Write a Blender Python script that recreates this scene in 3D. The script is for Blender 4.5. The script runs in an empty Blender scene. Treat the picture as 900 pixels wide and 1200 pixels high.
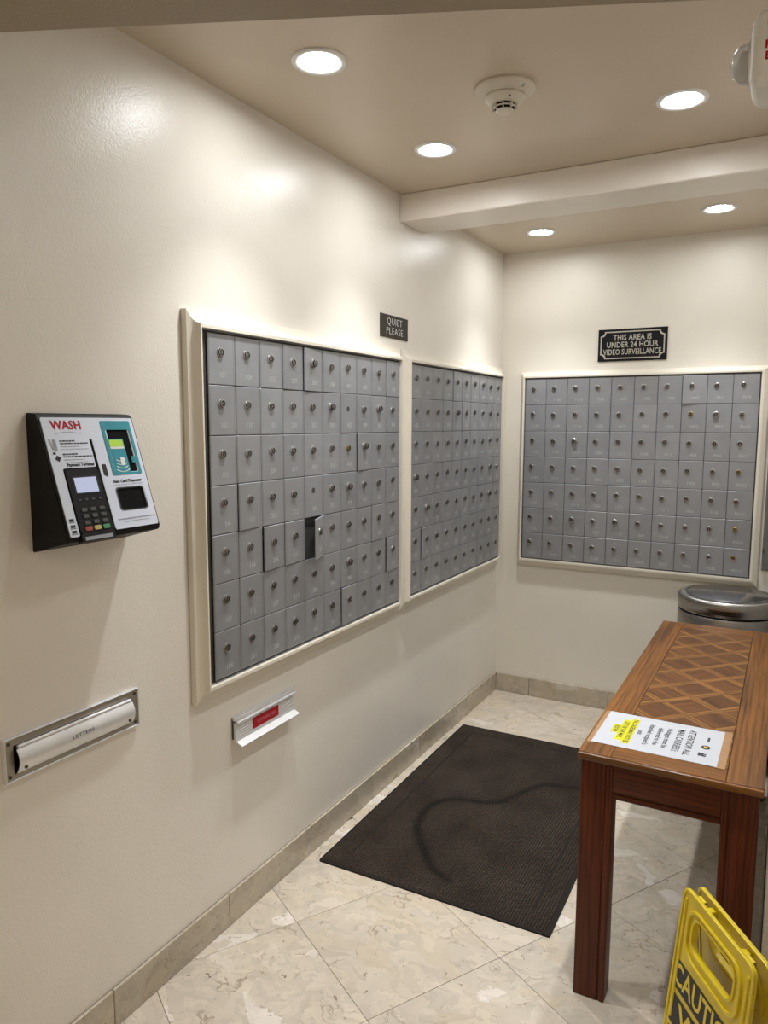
import bpy, bmesh, math, random
from mathutils import Vector, Matrix, Euler
random.seed(7)
S = bpy.context.scene
COL = S.collection
R = math.radians

# ------------------------------------------------------------------ camera
CX, CZ, YAW, PITCH, ROLL, FPX = 1.4754, 1.58, 0.5025, -0.1195, 0.0028, 864.52
cam = bpy.data.cameras.new('camera'); cam_o = bpy.data.objects.new('camera', cam); COL.objects.link(cam_o)
cam.sensor_fit = 'VERTICAL'; cam.sensor_height = 36.0; cam.lens = 36.0 * FPX / 1200.0
cam.clip_start = 0.02
_fw = Vector((-math.sin(YAW) * math.cos(PITCH), math.cos(YAW) * math.cos(PITCH), math.sin(PITCH)))
_rt = Vector((math.cos(YAW), math.sin(YAW), 0)); _up = _rt.cross(_fw)
_r = _rt * math.cos(ROLL) + _up * math.sin(ROLL); _u = -_rt * math.sin(ROLL) + _up * math.cos(ROLL)
_m = Matrix((_r, _u, -_fw)).transposed().to_4x4(); _m.translation = (CX, 0, CZ)
cam_o.matrix_world = _m
S.camera = cam_o

# ------------------------------------------------------------------ world, exposure
w = bpy.data.worlds.new('world'); S.world = w; w.use_nodes = True
w.node_tree.nodes['Background'].inputs[0].default_value = (0.5, 0.47, 0.42, 1)
w.node_tree.nodes['Background'].inputs[1].default_value = 0.05
S.view_settings.view_transform = 'Standard'; S.view_settings.look = 'None'
S.view_settings.gamma = 1.0; S.view_settings.use_curve_mapping = False
S.view_settings.exposure = 0.52
LAMP = 90.0          # radiance of a downlight lens
SPOT = 33.0          # watts of the beam below it
LAMP_COL = (0.965, 0.985, 1.0, 1)

# ------------------------------------------------------------------ dimensions
D, H, W = 4.068, 2.517, 1.487          # far wall, ceiling, right wall
W2, YS = 1.575, 1.72                   # the right wall steps back towards the camera
YL0, YL1, XL1 = -2.2, 0.85, 3.2        # lobby behind the camera

# ------------------------------------------------------------------ materials
def nodes(name):
    m = bpy.data.materials.new(name); m.use_nodes = True
    nt = m.node_tree; b = nt.nodes['Principled BSDF']
    return m, nt, b
def N(nt, t, **kw):
    n = nt.nodes.new(t)
    for k, v in kw.items():
        if k.startswith('_'): setattr(n, k[1:], v)
        else: n.inputs[k.replace('__', ' ')].default_value = v
    return n
def ramp(nt, stops, interp='LINEAR'):
    r = nt.nodes.new('ShaderNodeValToRGB'); r.color_ramp.interpolation = interp
    e = r.color_ramp.elements
    while len(e) < len(stops): e.new(0.5)
    for i, (p, c) in enumerate(stops):
        e[i].position = p; e[i].color = (c[0], c[1], c[2], 1) if hasattr(c, '__len__') else (c, c, c, 1)
    return r
def mixc(nt, fac, a, b, blend='MIX'):
    m = nt.nodes.new('ShaderNodeMix'); m.data_type = 'RGBA'; m.blend_type = blend
    for i, v in ((0, fac), (6, a), (7, b)):
        if hasattr(v, 'is_linked') or isinstance(v, bpy.types.NodeSocket): nt.links.new(v, m.inputs[i])
        elif i == 0: m.inputs[0].default_value = v
        else: m.inputs[i].default_value = (*v, 1)
    return m.outputs[2]
def bump(nt, b, h, strength=0.3, dist=0.002, normal_in=None):
    n = N(nt, 'ShaderNodeBump', Strength=strength, Distance=dist)
    nt.links.new(h, n.inputs['Height'])
    if normal_in: nt.links.new(normal_in, n.inputs['Normal'])
    nt.links.new(n.outputs[0], b.inputs['Normal']); return n.outputs[0]
def objcoord(nt, rnd=False):
    c = nt.nodes.new('ShaderNodeTexCoord').outputs['Object']
    if not rnd: return c
    oi = nt.nodes.new('ShaderNodeObjectInfo')
    ml = nt.nodes.new('ShaderNodeMath'); ml.operation = 'MULTIPLY'; ml.inputs[1].default_value = 37.0
    nt.links.new(oi.outputs['Random'], ml.inputs[0])
    ad = nt.nodes.new('ShaderNodeVectorMath'); ad.operation = 'ADD'
    nt.links.new(c, ad.inputs[0]); nt.links.new(ml.outputs[0], ad.inputs[1])
    return ad.outputs[0]
def plain(name, col, rough=0.5, metal=0.0, noise=0.06, nscale=25, spec=0.5, coat=0.0):
    m, nt, b = nodes(name)
    c = objcoord(nt)
    n = N(nt, 'ShaderNodeTexNoise', Scale=nscale, Detail=4); nt.links.new(c, n.inputs['Vector'])
    lo = tuple(max(0, x * (1 - noise)) for x in col); hi = tuple(min(1, x * (1 + noise)) for x in col)
    r = ramp(nt, [(0.3, lo), (0.7, hi)]); nt.links.new(n.outputs[0], r.inputs[0])
    nt.links.new(r.outputs[0], b.inputs['Base Color'])
    b.inputs['Roughness'].default_value = rough; b.inputs['Metallic'].default_value = metal
    b.inputs['Specular IOR Level'].default_value = spec; b.inputs['Coat Weight'].default_value = coat
    return m
def emit(name, col, st):
    m, nt, b = nodes(name); nt.nodes.remove(b)
    e = N(nt, 'ShaderNodeEmission', Strength=st); e.inputs[0].default_value = col
    nt.links.new(e.outputs[0], nt.nodes['Material Output'].inputs[0]); return m
def paint(name, col, rough=0.33, bs=0.24):
    m, nt, b = nodes(name)
    c = objcoord(nt)
    n1 = N(nt, 'ShaderNodeTexNoise', Scale=150, Detail=3, Roughness=0.5); nt.links.new(c, n1.inputs['Vector'])
    n2 = N(nt, 'ShaderNodeTexNoise', Scale=3.5, Detail=4); nt.links.new(c, n2.inputs['Vector'])
    r = ramp(nt, [(0.3, tuple(x * .97 for x in col)), (0.7, tuple(min(1, x * 1.02) for x in col))])
    nt.links.new(n2.outputs[0], r.inputs[0]); nt.links.new(r.outputs[0], b.inputs['Base Color'])
    b.inputs['Roughness'].default_value = rough
    n3 = N(nt, 'ShaderNodeTexNoise', Scale=14, Detail=2); nt.links.new(c, n3.inputs['Vector'])
    ad = N(nt, 'ShaderNodeMath', _operation='MULTIPLY_ADD'); ad.inputs[1].default_value = 1.2
    nt.links.new(n3.outputs[0], ad.inputs[0]); nt.links.new(n1.outputs[0], ad.inputs[2])
    bump(nt, b, ad.outputs[0], bs, 0.0025)
    return m
M = {}
M['wall'] = paint('wall_paint', (0.785, 0.74, 0.665))
M['wall_far'] = paint('far_wall_paint', (0.79, 0.745, 0.655), 0.42, 0.12)
M['ceiling'] = paint('ceiling_paint_shaded', (0.56, 0.47, 0.36), 0.28, 0.08)  # wall paint made tan: the ceiling's dim bounce light is in the colour
M['beam'] = paint('beam_paint', (0.80, 0.74, 0.66), 0.36, 0.1)
M['header'] = paint('header_paint_shaded', (0.33, 0.275, 0.195), 0.5, 0.4)  # underside shade is put into this darker header colour
M['trim'] = paint('cream_trim', (0.74, 0.69, 0.585), 0.36, 0.12)

def marble(name, base, rough=0.12):
    m, nt, b = nodes(name)
    c = objcoord(nt, True)
    nz = N(nt, 'ShaderNodeTexNoise', Scale=5.0, Detail=5, Roughness=0.6); nt.links.new(c, nz.inputs['Vector'])
    sc = nt.nodes.new('ShaderNodeVectorMath'); sc.operation = 'MULTIPLY_ADD'
    sc.inputs[1].default_value = (0.28, 0.28, 0.0)
    nt.links.new(nz.outputs['Color'], sc.inputs[0]); nt.links.new(c, sc.inputs[2])
    mp = nt.nodes.new('ShaderNodeMapping'); mp.inputs['Scale'].default_value = (1.0, 1.9, 1.0); mp.inputs['Rotation'].default_value = (0, 0, 0.5)
    nt.links.new(sc.outputs[0], mp.inputs['Vector'])
    v1 = N(nt, 'ShaderNodeTexVoronoi', Scale=9.0, Randomness=1.0); nt.links.new(mp.outputs[0], v1.inputs['Vector'])
    sx = nt.nodes.new('ShaderNodeSeparateColor'); nt.links.new(v1.outputs['Color'], sx.inputs[0])
    k = lambda f: tuple(min(1, x * f) for x in base)
    r1 = ramp(nt, [(0.0, k(0.94)), (0.25, k(0.98)), (0.5, k(1.02)), (0.72, (base[0] * .98, base[1] * .95, base[2] * .90)), (0.90, k(1.03)), (0.945, k(1.06)), (0.96, (base[0] * 1.2, base[1] * 1.24, base[2] * 1.34))])
    nt.links.new(sx.outputs[0], r1.inputs[0])
    v2 = N(nt, 'ShaderNodeTexVoronoi', Scale=30.0); nt.links.new(mp.outputs[0], v2.inputs['Vector'])
    sx2 = nt.nodes.new('ShaderNodeSeparateColor'); nt.links.new(v2.outputs['Color'], sx2.inputs[0])
    r2 = ramp(nt, [(0.0, 0.84), (0.35, 0.96), (0.7, 1.0), (1.0, 1.10)]); nt.links.new(sx2.outputs[1], r2.inputs[0])
    col = mixc(nt, 0.75, r1.outputs[0], r2.outputs[0], 'MULTIPLY')
    nb = N(nt, 'ShaderNodeTexNoise', Scale=3.0, Detail=3); nt.links.new(c, nb.inputs['Vector'])
    rb = ramp(nt, [(0.35, 0.9), (0.65, 1.05)]); nt.links.new(nb.outputs[0], rb.inputs[0])
    col = mixc(nt, 0.8, col, rb.outputs[0], 'MULTIPLY')
    ve = N(nt, 'ShaderNodeTexVoronoi', Scale=9.0, _feature='DISTANCE_TO_EDGE'); nt.links.new(mp.outputs[0], ve.inputs['Vector'])
    re_ = ramp(nt, [(0.0, 1.0), (0.03, 0.0)]); nt.links.new(ve.outputs['Distance'], re_.inputs[0])
    gate = N(nt, 'ShaderNodeTexNoise', Scale=9.0, Detail=2); nt.links.new(c, gate.inputs['Vector'])
    rg = ramp(nt, [(0.54, 0.0), (0.62, 0.7)]); nt.links.new(gate.outputs[0], rg.inputs[0])
    mu = N(nt, 'ShaderNodeMath', _operation='MULTIPLY'); nt.links.new(re_.outputs[0], mu.inputs[0]); nt.links.new(rg.outputs[0], mu.inputs[1])
    col = mixc(nt, mu.outputs[0], col, (0.25, 0.18, 0.11))
    pit = N(nt, 'ShaderNodeTexNoise', Scale=55.0, Detail=3, Roughness=0.7); nt.links.new(sc.outputs[0], pit.inputs['Vector'])
    rp = ramp(nt, [(0.655, 0.0), (0.70, 0.8)]); nt.links.new(pit.outputs[0], rp.inputs[0])
    col = mixc(nt, rp.outputs[0], col, (0.14, 0.10, 0.065))
    nt.links.new(col, b.inputs['Base Color'])
    rr = ramp(nt, [(0.3, rough), (0.7, rough + 0.12)]); nt.links.new(gate.outputs[0], rr.inputs[0])
    nt.links.new(rr.outputs[0], b.inputs['Roughness'])
    return m
M['marble'] = marble('floor_marble', (0.60, 0.53, 0.435))
M['marble_base'] = marble('baseboard_marble', (0.50, 0.44, 0.345), 0.22)
M['grout'] = plain('grout', (0.16, 0.125, 0.085), 0.8)

def wood(name, light, dark, rough=0.32, scale=1.0, coat=0.12, spec=0.4):
    m, nt, b = nodes(name)
    c = objcoord(nt, True)
    mp = nt.nodes.new('ShaderNodeMapping'); mp.inputs['Scale'].default_value = (1.6 * scale, 26 * scale, 26 * scale)
    nt.links.new(c, mp.inputs['Vector'])
    n1 = N(nt, 'ShaderNodeTexNoise', Scale=1.0, Detail=6, Roughness=0.6, Distortion=0.6); nt.links.new(mp.outputs[0], n1.inputs['Vector'])
    mp2 = nt.nodes.new('ShaderNodeMapping'); mp2.inputs['Scale'].default_value = (3 * scale, 160 * scale, 160 * scale)
    nt.links.new(c, mp2.inputs['Vector'])
    n2 = N(nt, 'ShaderNodeTexNoise', Scale=1.0, Detail=3, Roughness=0.7); nt.links.new(mp2.outputs[0], n2.inputs['Vector'])
    mp3 = nt.nodes.new('ShaderNodeMapping'); mp3.inputs['Scale'].default_value = (0.9 * scale, 7.0 * scale, 7.0 * scale)
    nt.links.new(c, mp3.inputs['Vector'])
    wv = N(nt, 'ShaderNodeTexWave', Scale=2.6, Distortion=7.0, Detail=3, _wave_type='BANDS', _bands_direction='Y')
    wv.inputs['Detail Scale'].default_value = 1.2; nt.links.new(mp3.outputs[0], wv.inputs['Vector'])
    r1 = ramp(nt, [(0.28, dark), (0.5, tuple((a + 2 * b_) / 3 for a, b_ in zip(dark, light))), (0.72, light)]); nt.links.new(n1.outputs[0], r1.inputs[0])
    rw = ramp(nt, [(0.0, 0.62), (0.35, 1.0), (1.0, 1.08)]); nt.links.new(wv.outputs[0], rw.inputs[0])
    col = mixc(nt, 0.75, r1.outputs[0], rw.outputs[0], 'MULTIPLY')
    r2 = ramp(nt, [(0.36, 0.45), (0.50, 1.0)]); nt.links.new(n2.outputs[0], r2.inputs[0])
    col = mixc(nt, 0.7, col, r2.outputs[0], 'MULTIPLY')
    oi = nt.nodes.new('ShaderNodeObjectInfo'); ro = ramp(nt, [(0, 0.82), (1, 1.15)]); nt.links.new(oi.outputs['Random'], ro.inputs[0])
    col = mixc(nt, 1.0, col, ro.outputs[0], 'MULTIPLY')
    nt.links.new(col, b.inputs['Base Color']); b.inputs['Roughness'].default_value = rough
    b.inputs['Specular IOR Level'].default_value = spec; b.inputs['Coat Weight'].default_value = coat; b.inputs['Coat Roughness'].default_value = 0.2
    bump(nt, b, n2.outputs[0], 0.12, 0.0006)
    return m
M['wood_top'] = wood('oak_top', (0.235, 0.092, 0.016), (0.062, 0.021, 0.004))
M['wood_leg'] = wood('oak_leg', (0.130, 0.028, 0.007), (0.040, 0.008, 0.0025), 0.45, 1.0, 0.03, 0.25)
M['parq_dark'] = wood('parquet_dark', (0.20, 0.075, 0.015), (0.062, 0.021, 0.0045), 0.3, 1.6)
M['parq_light'] = wood('parquet_light', (0.34, 0.155, 0.036), (0.125, 0.048, 0.010), 0.3, 1.6)
M['wood_groove'] = plain('dark_joint', (0.05, 0.022, 0.010), 0.6)

def brushed(name, col, rough, axis=(4, 4, 300), aniso=0.0):
    m, nt, b = nodes(name)
    c = objcoord(nt); mp = nt.nodes.new('ShaderNodeMapping'); mp.inputs['Scale'].default_value = axis
    nt.links.new(c, mp.inputs['Vector'])
    n = N(nt, 'ShaderNodeTexNoise', Scale=1.0, Detail=3); nt.links.new(mp.outputs[0], n.inputs['Vector'])
    r = ramp(nt, [(0.3, rough * 0.75), (0.7, rough * 1.25)]); nt.links.new(n.outputs[0], r.inputs[0])
    nt.links.new(r.outputs[0], b.inputs['Roughness'])
    rc = ramp(nt, [(0.3, tuple(x * .9 for x in col)), (0.7, col)]); nt.links.new(n.outputs[0], rc.inputs[0])
    nt.links.new(rc.outputs[0], b.inputs['Base Color']); b.inputs['Metallic'].default_value = 1.0
    if aniso:
        tg = nt.nodes.new('ShaderNodeTangent'); tg.direction_type = 'RADIAL'; tg.axis = 'Z'
        nt.links.new(tg.outputs[0], b.inputs['Tangent']); b.inputs['Anisotropic'].default_value = aniso
    return m
def doorpaint(name, col):
    m, nt, b = nodes(name)
    c = objcoord(nt, True)
    n = N(nt, 'ShaderNodeTexNoise', Scale=9, Detail=4, Roughness=0.6); nt.links.new(c, n.inputs['Vector'])
    r = ramp(nt, [(0.3, tuple(x * .92 for x in col)), (0.7, tuple(x * 1.06 for x in col))]); nt.links.new(n.outputs[0], r.inputs[0])
    oi = nt.nodes.new('ShaderNodeObjectInfo'); ro = ramp(nt, [(0, 0.95), (1, 1.05)]); nt.links.new(oi.outputs['Random'], ro.inputs[0])
    col_ = mixc(nt, 1.0, r.outputs[0], ro.outputs[0], 'MULTIPLY'); nt.links.new(col_, b.inputs['Base Color'])
    b.inputs['Metallic'].default_value = 0.35; b.inputs['Roughness'].default_value = 0.42
    n2 = N(nt, 'ShaderNodeTexNoise', Scale=220, Detail=2); nt.links.new(c, n2.inputs['Vector'])
    bump(nt, b, n2.outputs[0], 0.08, 0.0006)
    return m
M['door'] = doorpaint('mailbox_grey_paint', (0.30, 0.305, 0.32))
M['box_shade'] = plain('mailbox_inside_shade', (0.05, 0.048, 0.045), 0.7)  # dark sheet stands in for the unlit cavity and lock holes
M['box_rim'] = plain('mailbox_rim', (0.24, 0.245, 0.25), 0.45, 0.3)
M['chrome'] = plain('lock_chrome', (0.40, 0.39, 0.38), 0.28, 1.0)
M['brass'] = plain('lock_brass', (0.44, 0.37, 0.19), 0.3, 1.0)
M['keyway'] = plain('keyway_dark', (0.045, 0.043, 0.040), 0.45, 0.4)
M['number'] = plain('number_print', (0.60, 0.60, 0.61), 0.6)
M['steel'] = brushed('brushed_steel', (0.36, 0.345, 0.325), 0.26, (4, 4, 300), 0.8)
M['steel_top'] = brushed('brushed_steel_lid', (0.42, 0.42, 0.43), 0.2, (60, 4, 4))
M['alu'] = plain('satin_aluminium', (0.76, 0.76, 0.77), 0.42, 0.5, 0.04)
M['alu_dull'] = brushed('dull_aluminium', (0.50, 0.47, 0.42), 0.42, (3, 200, 200))
M['screw'] = plain('screw_dark', (0.12, 0.11, 0.10), 0.4, 0.8)
M['black'] = plain('black_plastic', (0.008, 0.008, 0.009), 0.5, spec=0.2)
M['black_matte'] = plain('black_matte', (0.006, 0.006, 0.006), 0.8, spec=0.1)
M['white_plastic'] = plain('white_plastic', (0.82, 0.82, 0.80), 0.4)
M['white_face'] = plain('white_face', (0.64, 0.69, 0.80), 0.4, 0, 0.02)
M['ivory'] = plain('ivory_plastic', (0.62, 0.57, 0.47), 0.42)
M['teal'] = plain('teal_print', (0.045, 0.27, 0.33), 0.4, spec=0.2)
M['red'] = plain('red_print', (0.40, 0.010, 0.022), 0.5, spec=0.2)
M['red_fade'] = plain('faded_red_print', (0.55, 0.25, 0.27), 0.5)
M['grey_print'] = plain('grey_print', (0.28, 0.29, 0.33), 0.5)
M['ink'] = plain('black_ink', (0.02, 0.02, 0.022), 0.6)
M['ink_soft'] = plain('soft_ink', (0.05, 0.05, 0.055), 0.7, spec=0.1)
M['white_ink'] = plain('white_ink', (0.72, 0.72, 0.72), 0.5)
M['brown_plate'] = plain('brown_engraved_plate', (0.034, 0.025, 0.018), 0.45, spec=0.25)
M['black_plate'] = plain('black_sign_plate', (0.008, 0.008, 0.009), 0.45, spec=0.2)
M['sign_print'] = plain('sign_print', (0.48, 0.45, 0.38), 0.5)
M['paper'] = plain('paper', (0.47, 0.485, 0.515), 0.8, 0, 0.015, spec=0.2)
M['hilite'] = plain('yellow_highlighter', (0.55, 0.52, 0.02), 0.8, spec=0.2)
M['tape'] = plain('clear_tape', (0.36, 0.205, 0.10), 0.25)
M['gold'] = plain('gold_print', (0.50, 0.33, 0.05), 0.6)
M['yellow'] = plain('yellow_plastic', (0.72, 0.55, 0.012), 0.33, 0, 0.04)
M['screen_lit'] = emit('lit_screen', (0.62, 0.66, 0.86, 1), 0.55)
M['screen_green'] = emit('lit_green_display', (0.55, 0.80, 0.12, 1), 0.5)
M['key'] = plain('key_grey', (0.055, 0.055, 0.055), 0.45)
M['key_red'] = plain('key_red', (0.30, 0.06, 0.045), 0.5)
M['key_yel'] = plain('key_yellow', (0.45, 0.37, 0.13), 0.5)
M['key_grn'] = plain('key_green', (0.06, 0.25, 0.10), 0.45)
M['lens'] = emit('lamp_lens', LAMP_COL, LAMP)
M['lens_fill'] = emit('lobby_fill_lens', (1.0, 0.89, 0.74, 1), LAMP * 1.5)
M['grey_panel'] = plain('grey_panel', (0.15, 0.145, 0.135), 0.5, 0.3)
def glassm():
    m, nt, b = nodes('clear_lens')
    n = N(nt, 'ShaderNodeTexNoise', Scale=30.0); nt.links.new(objcoord(nt), n.inputs['Vector'])
    r = ramp(nt, [(0.3, (0.85, 0.88, 0.9)), (0.7, (0.95, 0.96, 0.97))]); nt.links.new(n.outputs[0], r.inputs[0]); nt.links.new(r.outputs[0], b.inputs['Base Color'])
    b.inputs['Roughness'].default_value = 0.08; b.inputs['Transmission Weight'].default_value = 0.45; b.inputs['IOR'].default_value = 1.4
    return m
M['clear'] = glassm()
def matm():
    m, nt, b = nodes('mat_pile')
    at = nt.nodes.new('ShaderNodeAttribute'); at.attribute_name = 'dark_band'
    c = objcoord(nt); n = N(nt, 'ShaderNodeTexNoise', Scale=5, Detail=5); nt.links.new(c, n.inputs['Vector'])
    r = ramp(nt, [(0.35, (0.040, 0.029, 0.022)), (0.65, (0.064, 0.048, 0.037))]); nt.links.new(n.outputs[0], r.inputs[0])
    nf = N(nt, 'ShaderNodeTexNoise', Scale=260, Detail=2); nt.links.new(c, nf.inputs['Vector'])
    rf = ramp(nt, [(0.3, 0.6), (0.7, 1.35)]); nt.links.new(nf.outputs[0], rf.inputs[0])
    col = mixc(nt, 1.0, r.outputs[0], rf.outputs[0], 'MULTIPLY')
    col = mixc(nt, at.outputs['Fac'], col, (0.012, 0.010, 0.008))
    nt.links.new(col, b.inputs['Base Color']); b.inputs['Roughness'].default_value = 0.85; b.inputs['Specular IOR Level'].default_value = 0.15
    return m
M['mat'] = matm()
M['mat_base'] = plain('mat_rubber', (0.020, 0.016, 0.013), 0.8, spec=0.15)

# ------------------------------------------------------------------ helpers
I4 = Matrix.Identity(4)
def T(x=0, y=0, z=0): return Matrix.Translation((x, y, z))
def RX(a): return Matrix.Rotation(R(a), 4, 'X')
def RY(a): return Matrix.Rotation(R(a), 4, 'Y')
def RZ(a): return Matrix.Rotation(R(a), 4, 'Z')
def link(o, parent=None, m=None):
    COL.objects.link(o)
    if parent is not None: o.parent = parent
    if m is not None: o.matrix_basis = m
    return o
def mk(name, me, parent=None, m=None): return link(bpy.data.objects.new(name, me), parent, m)
def finish(bm, mats, smooth=False, name='mesh'):
    me = bpy.data.meshes.new(name)
    bmesh.ops.recalc_face_normals(bm, faces=bm.faces); bm.to_mesh(me); bm.free()
    for k in (mats if isinstance(mats, (list, tuple)) else [mats]): me.materials.append(M[k])
    if smooth:
        for p in me.polygons: p.use_smooth = True
        if smooth != True: me.set_sharp_from_angle(angle=R(smooth))
    return me
def bx(bm, x0, x1, y0, y1, z0, z1, bev=0.0, seg=1, m=None, mi=0):
    r = bmesh.ops.create_cube(bm, size=1.0)
    vs = r['verts']
    for v in vs: v.co = Vector((x0 + (v.co.x + .5) * (x1 - x0), y0 + (v.co.y + .5) * (y1 - y0), z0 + (v.co.z + .5) * (z1 - z0)))
    fs = set(f for v in vs for f in v.link_faces)
    if bev > 0:
        es = list(set(e for v in vs for e in v.link_edges))
        rr = bmesh.ops.bevel(bm, geom=es, offset=bev, segments=seg, affect='EDGES', profile=0.5)
        fs |= set(rr['faces']); vs = list(set(v for f in rr['faces'] for v in f.verts) | set(v for v in vs if v.is_valid))
        fs = set(f for v in vs for f in v.link_faces)
    for f in fs:
        if f.is_valid: f.material_index = mi
    if m is not None:
        for v in vs:
            if v.is_valid: v.co = m @ v.co
    return vs
def boxme(dims, mat, bev=0.0, seg=1, smooth=False):
    bm = bmesh.new(); bx(bm, *dims, bev, seg); return finish(bm, mat, smooth)
def lathe(bm, prof, seg=32, m=I4, mi=0, mis=None):
    rings = []
    for r, z in prof:
        if r < 1e-6: rings.append([bm.verts.new(m @ Vector((0, 0, z)))])
        else: rings.append([bm.verts.new(m @ Vector((r * math.cos(2 * math.pi * i / seg), r * math.sin(2 * math.pi * i / seg), z))) for i in range(seg)])
    for k in range(len(rings) - 1):
        a, b = rings[k], rings[k + 1]
        for i in range(seg):
            j = (i + 1) % seg
            if len(a) == 1 and len(b) == 1: continue
            if len(a) == 1: f = bm.faces.new((a[0], b[i], b[j]))
            elif len(b) == 1: f = bm.faces.new((a[i], a[j], b[0]))
            else: f = bm.faces.new((a[i], a[j], b[j], b[i]))
            f.material_index = mis[k] if mis else mi
def prism(bm, poly, z0, z1, m=I4, mi=0):
    a = [bm.verts.new(m @ Vector((p[0], p[1], z0))) for p in poly]; b = [bm.verts.new(m @ Vector((p[0], p[1], z1))) for p in poly]
    n = len(poly)
    fs = [bm.faces.new(a[::-1]), bm.faces.new(b)] + [bm.faces.new((a[i], a[(i + 1) % n], b[(i + 1) % n], b[i])) for i in range(n)]
    for f in fs: f.material_index = mi
    return fs
def rrect(x0, x1, y0, y1, r, n=5):
    P = []
    for cx, cy, a0 in ((x1 - r, y0 + r, -90), (x1 - r, y1 - r, 0), (x0 + r, y1 - r, 90), (x0 + r, y0 + r, 180)):
        for i in range(n + 1):
            a = R(a0 + 90 * i / n); P.append((cx + r * math.cos(a), cy + r * math.sin(a)))
    return P
def curve_plate(loops, half, bev, mat, name='plate'):
    """solid plate in XY with holes, thickness 2*(half+bev) around z=0"""
    cu = bpy.data.curves.new(name, 'CURVE'); cu.dimensions = '2D'; cu.fill_mode = 'BOTH'
    cu.extrude = half; cu.bevel_depth = bev; cu.bevel_resolution = 1; cu.offset = -bev
    for lp in loops:
        sp = cu.splines.new('POLY'); sp.points.add(len(lp) - 1); sp.use_cyclic_u = True
        for p, q in zip(sp.points, lp): p.co = (q[0], q[1], 0, 1)
    o = bpy.data.objects.new(name, cu)
    me = bpy.data.meshes.new_from_object(o); me.name = name
    bpy.data.objects.remove(o); bpy.data.curves.remove(cu)
    me.materials.clear(); me.materials.append(M[mat])
    return me
def text_me(body, size, mat, sx=1.0, ext=0.0002, bold=0.0, align='CENTER', spacing=1.0, line=1.0):
    cu = bpy.data.curves.new('lettering', 'FONT'); cu.body = body; cu.size = size
    cu.align_x = align; cu.align_y = 'CENTER'; cu.extrude = ext; cu.resolution_u = 2; cu.offset = bold
    cu.space_character = spacing; cu.space_line = line
    o = bpy.data.objects.new('lettering', cu)
    me = bpy.data.meshes.new_from_object(o)
    bpy.data.objects.remove(o); bpy.data.curves.remove(cu)
    me.materials.clear(); me.materials.append(M[mat])
    if sx != 1.0: me.transform(Matrix.Diagonal((sx, 1, 1, 1)))
    return me
def thing(name, label, cat, m=I4, group=None):
    o = link(bpy.data.objects.new(name, None), None, m); o.empty_display_size = 0.05
    return tag(o, label, cat, group)
def tag(o, label, cat, group=None):
    o['label'] = label; o['category'] = cat
    if group: o['group'] = group
    return o
def struct(o, label=None):
    o['kind'] = 'structure'
    if label: o['label'] = label
    return o
WALL_L = RZ(90)      # frame of something hung on the left wall: local x = along the wall, -y = out, z = up

# ------------------------------------------------------------------ room shell
def shell(name, mat, *dims, label=None):
    return struct(mk(name, boxme(dims, mat)), label)
TH = 0.12
shell('wall_left', 'wall', -TH, 0, YL0, D + TH, 0, H + 0.1, label='cream painted wall with two mailbox banks and a card terminal')
shell('wall_far', 'wall_far', 0, W + TH, D, D + TH, 0, H + 0.1, label='cream end wall of the mail alcove')
bm = bmesh.new(); prism(bm, [(W, D), (W, YS), (W2, YS), (W2, YL1), (W2 + TH, YL1), (W2 + TH, D)], 0, H + 0.1)
struct(mk('wall_right', finish(bm, 'wall')), 'cream wall against which the wooden table stands')
shell('wall_return', 'wall', W2 + TH, XL1, YL1, YL1 + TH, 0, H + 0.1, label='lobby wall turning away beside the camera')
shell('wall_lobby', 'wall', XL1, XL1 + TH, YL0, YL1 + TH, 0, H + 0.1, label='lobby side wall behind the camera')
shell('wall_back', 'wall', -TH, XL1 + TH, YL0 - TH, YL0, 0, H + 0.1, label='lobby wall behind the camera')
bm = bmesh.new(); bx(bm, 0, W2, YL1, D, H, H + 0.1); bx(bm, 0, XL1, YL0, YL1, H, H + 0.1)
struct(mk('ceiling', finish(bm, 'ceiling')), 'ceiling with recessed lights, dim light put into its tan colour')
# ceiling beam across the alcove
BY0, BY1, BZ = 2.8124, 3.038, 2.408
struct(mk('trim_1', boxme((0, W, BY0, BY1, BZ, H), 'beam', 0.004)), 'cream dropped beam crossing the ceiling')
# angled header close to the camera
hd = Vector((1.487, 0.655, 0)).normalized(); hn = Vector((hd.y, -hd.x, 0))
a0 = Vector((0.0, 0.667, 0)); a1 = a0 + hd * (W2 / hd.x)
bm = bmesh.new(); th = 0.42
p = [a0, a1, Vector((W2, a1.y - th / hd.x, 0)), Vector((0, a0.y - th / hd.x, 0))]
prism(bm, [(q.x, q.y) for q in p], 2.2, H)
struct(mk('trim_2', finish(bm, 'header')), 'header over the alcove opening, shade put into its dark colour')

# floor: grout bed with real tiles
struct(mk('floor', boxme((0, XL1, YL0, D, -0.05, -0.003), 'grout')), 'polished beige marble tile floor laid on the diagonal')
floor_o = bpy.data.objects['floor']
def clip(poly, x0, x1, y0, y1):
    for ax, val, sg in ((0, x0, 1), (0, x1, -1), (1, y0, 1), (1, y1, -1)):
        out = []
        for i in range(len(poly)):
            a, b = poly[i], poly[(i + 1) % len(poly)]
            da, db = sg * (a[ax] - val), sg * (b[ax] - val)
            if da >= 0: out.append(a)
            if (da >= 0) != (db >= 0):
                t = da / (da - db); out.append((a[0] + t * (b[0] - a[0]), a[1] + t * (b[1] - a[1])))
        poly = out
        if len(poly) < 3: return []
    return poly
def area(p): return abs(sum(p[i][0] * p[(i + 1) % len(p)][1] - p[(i + 1) % len(p)][0] * p[i][1] for i in range(len(p)))) / 2
TP = 0.4545; ang = R(-30.2)
e1 = Vector((math.cos(ang), math.sin(ang))); e2 = Vector((-e1.y, e1.x))
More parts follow.
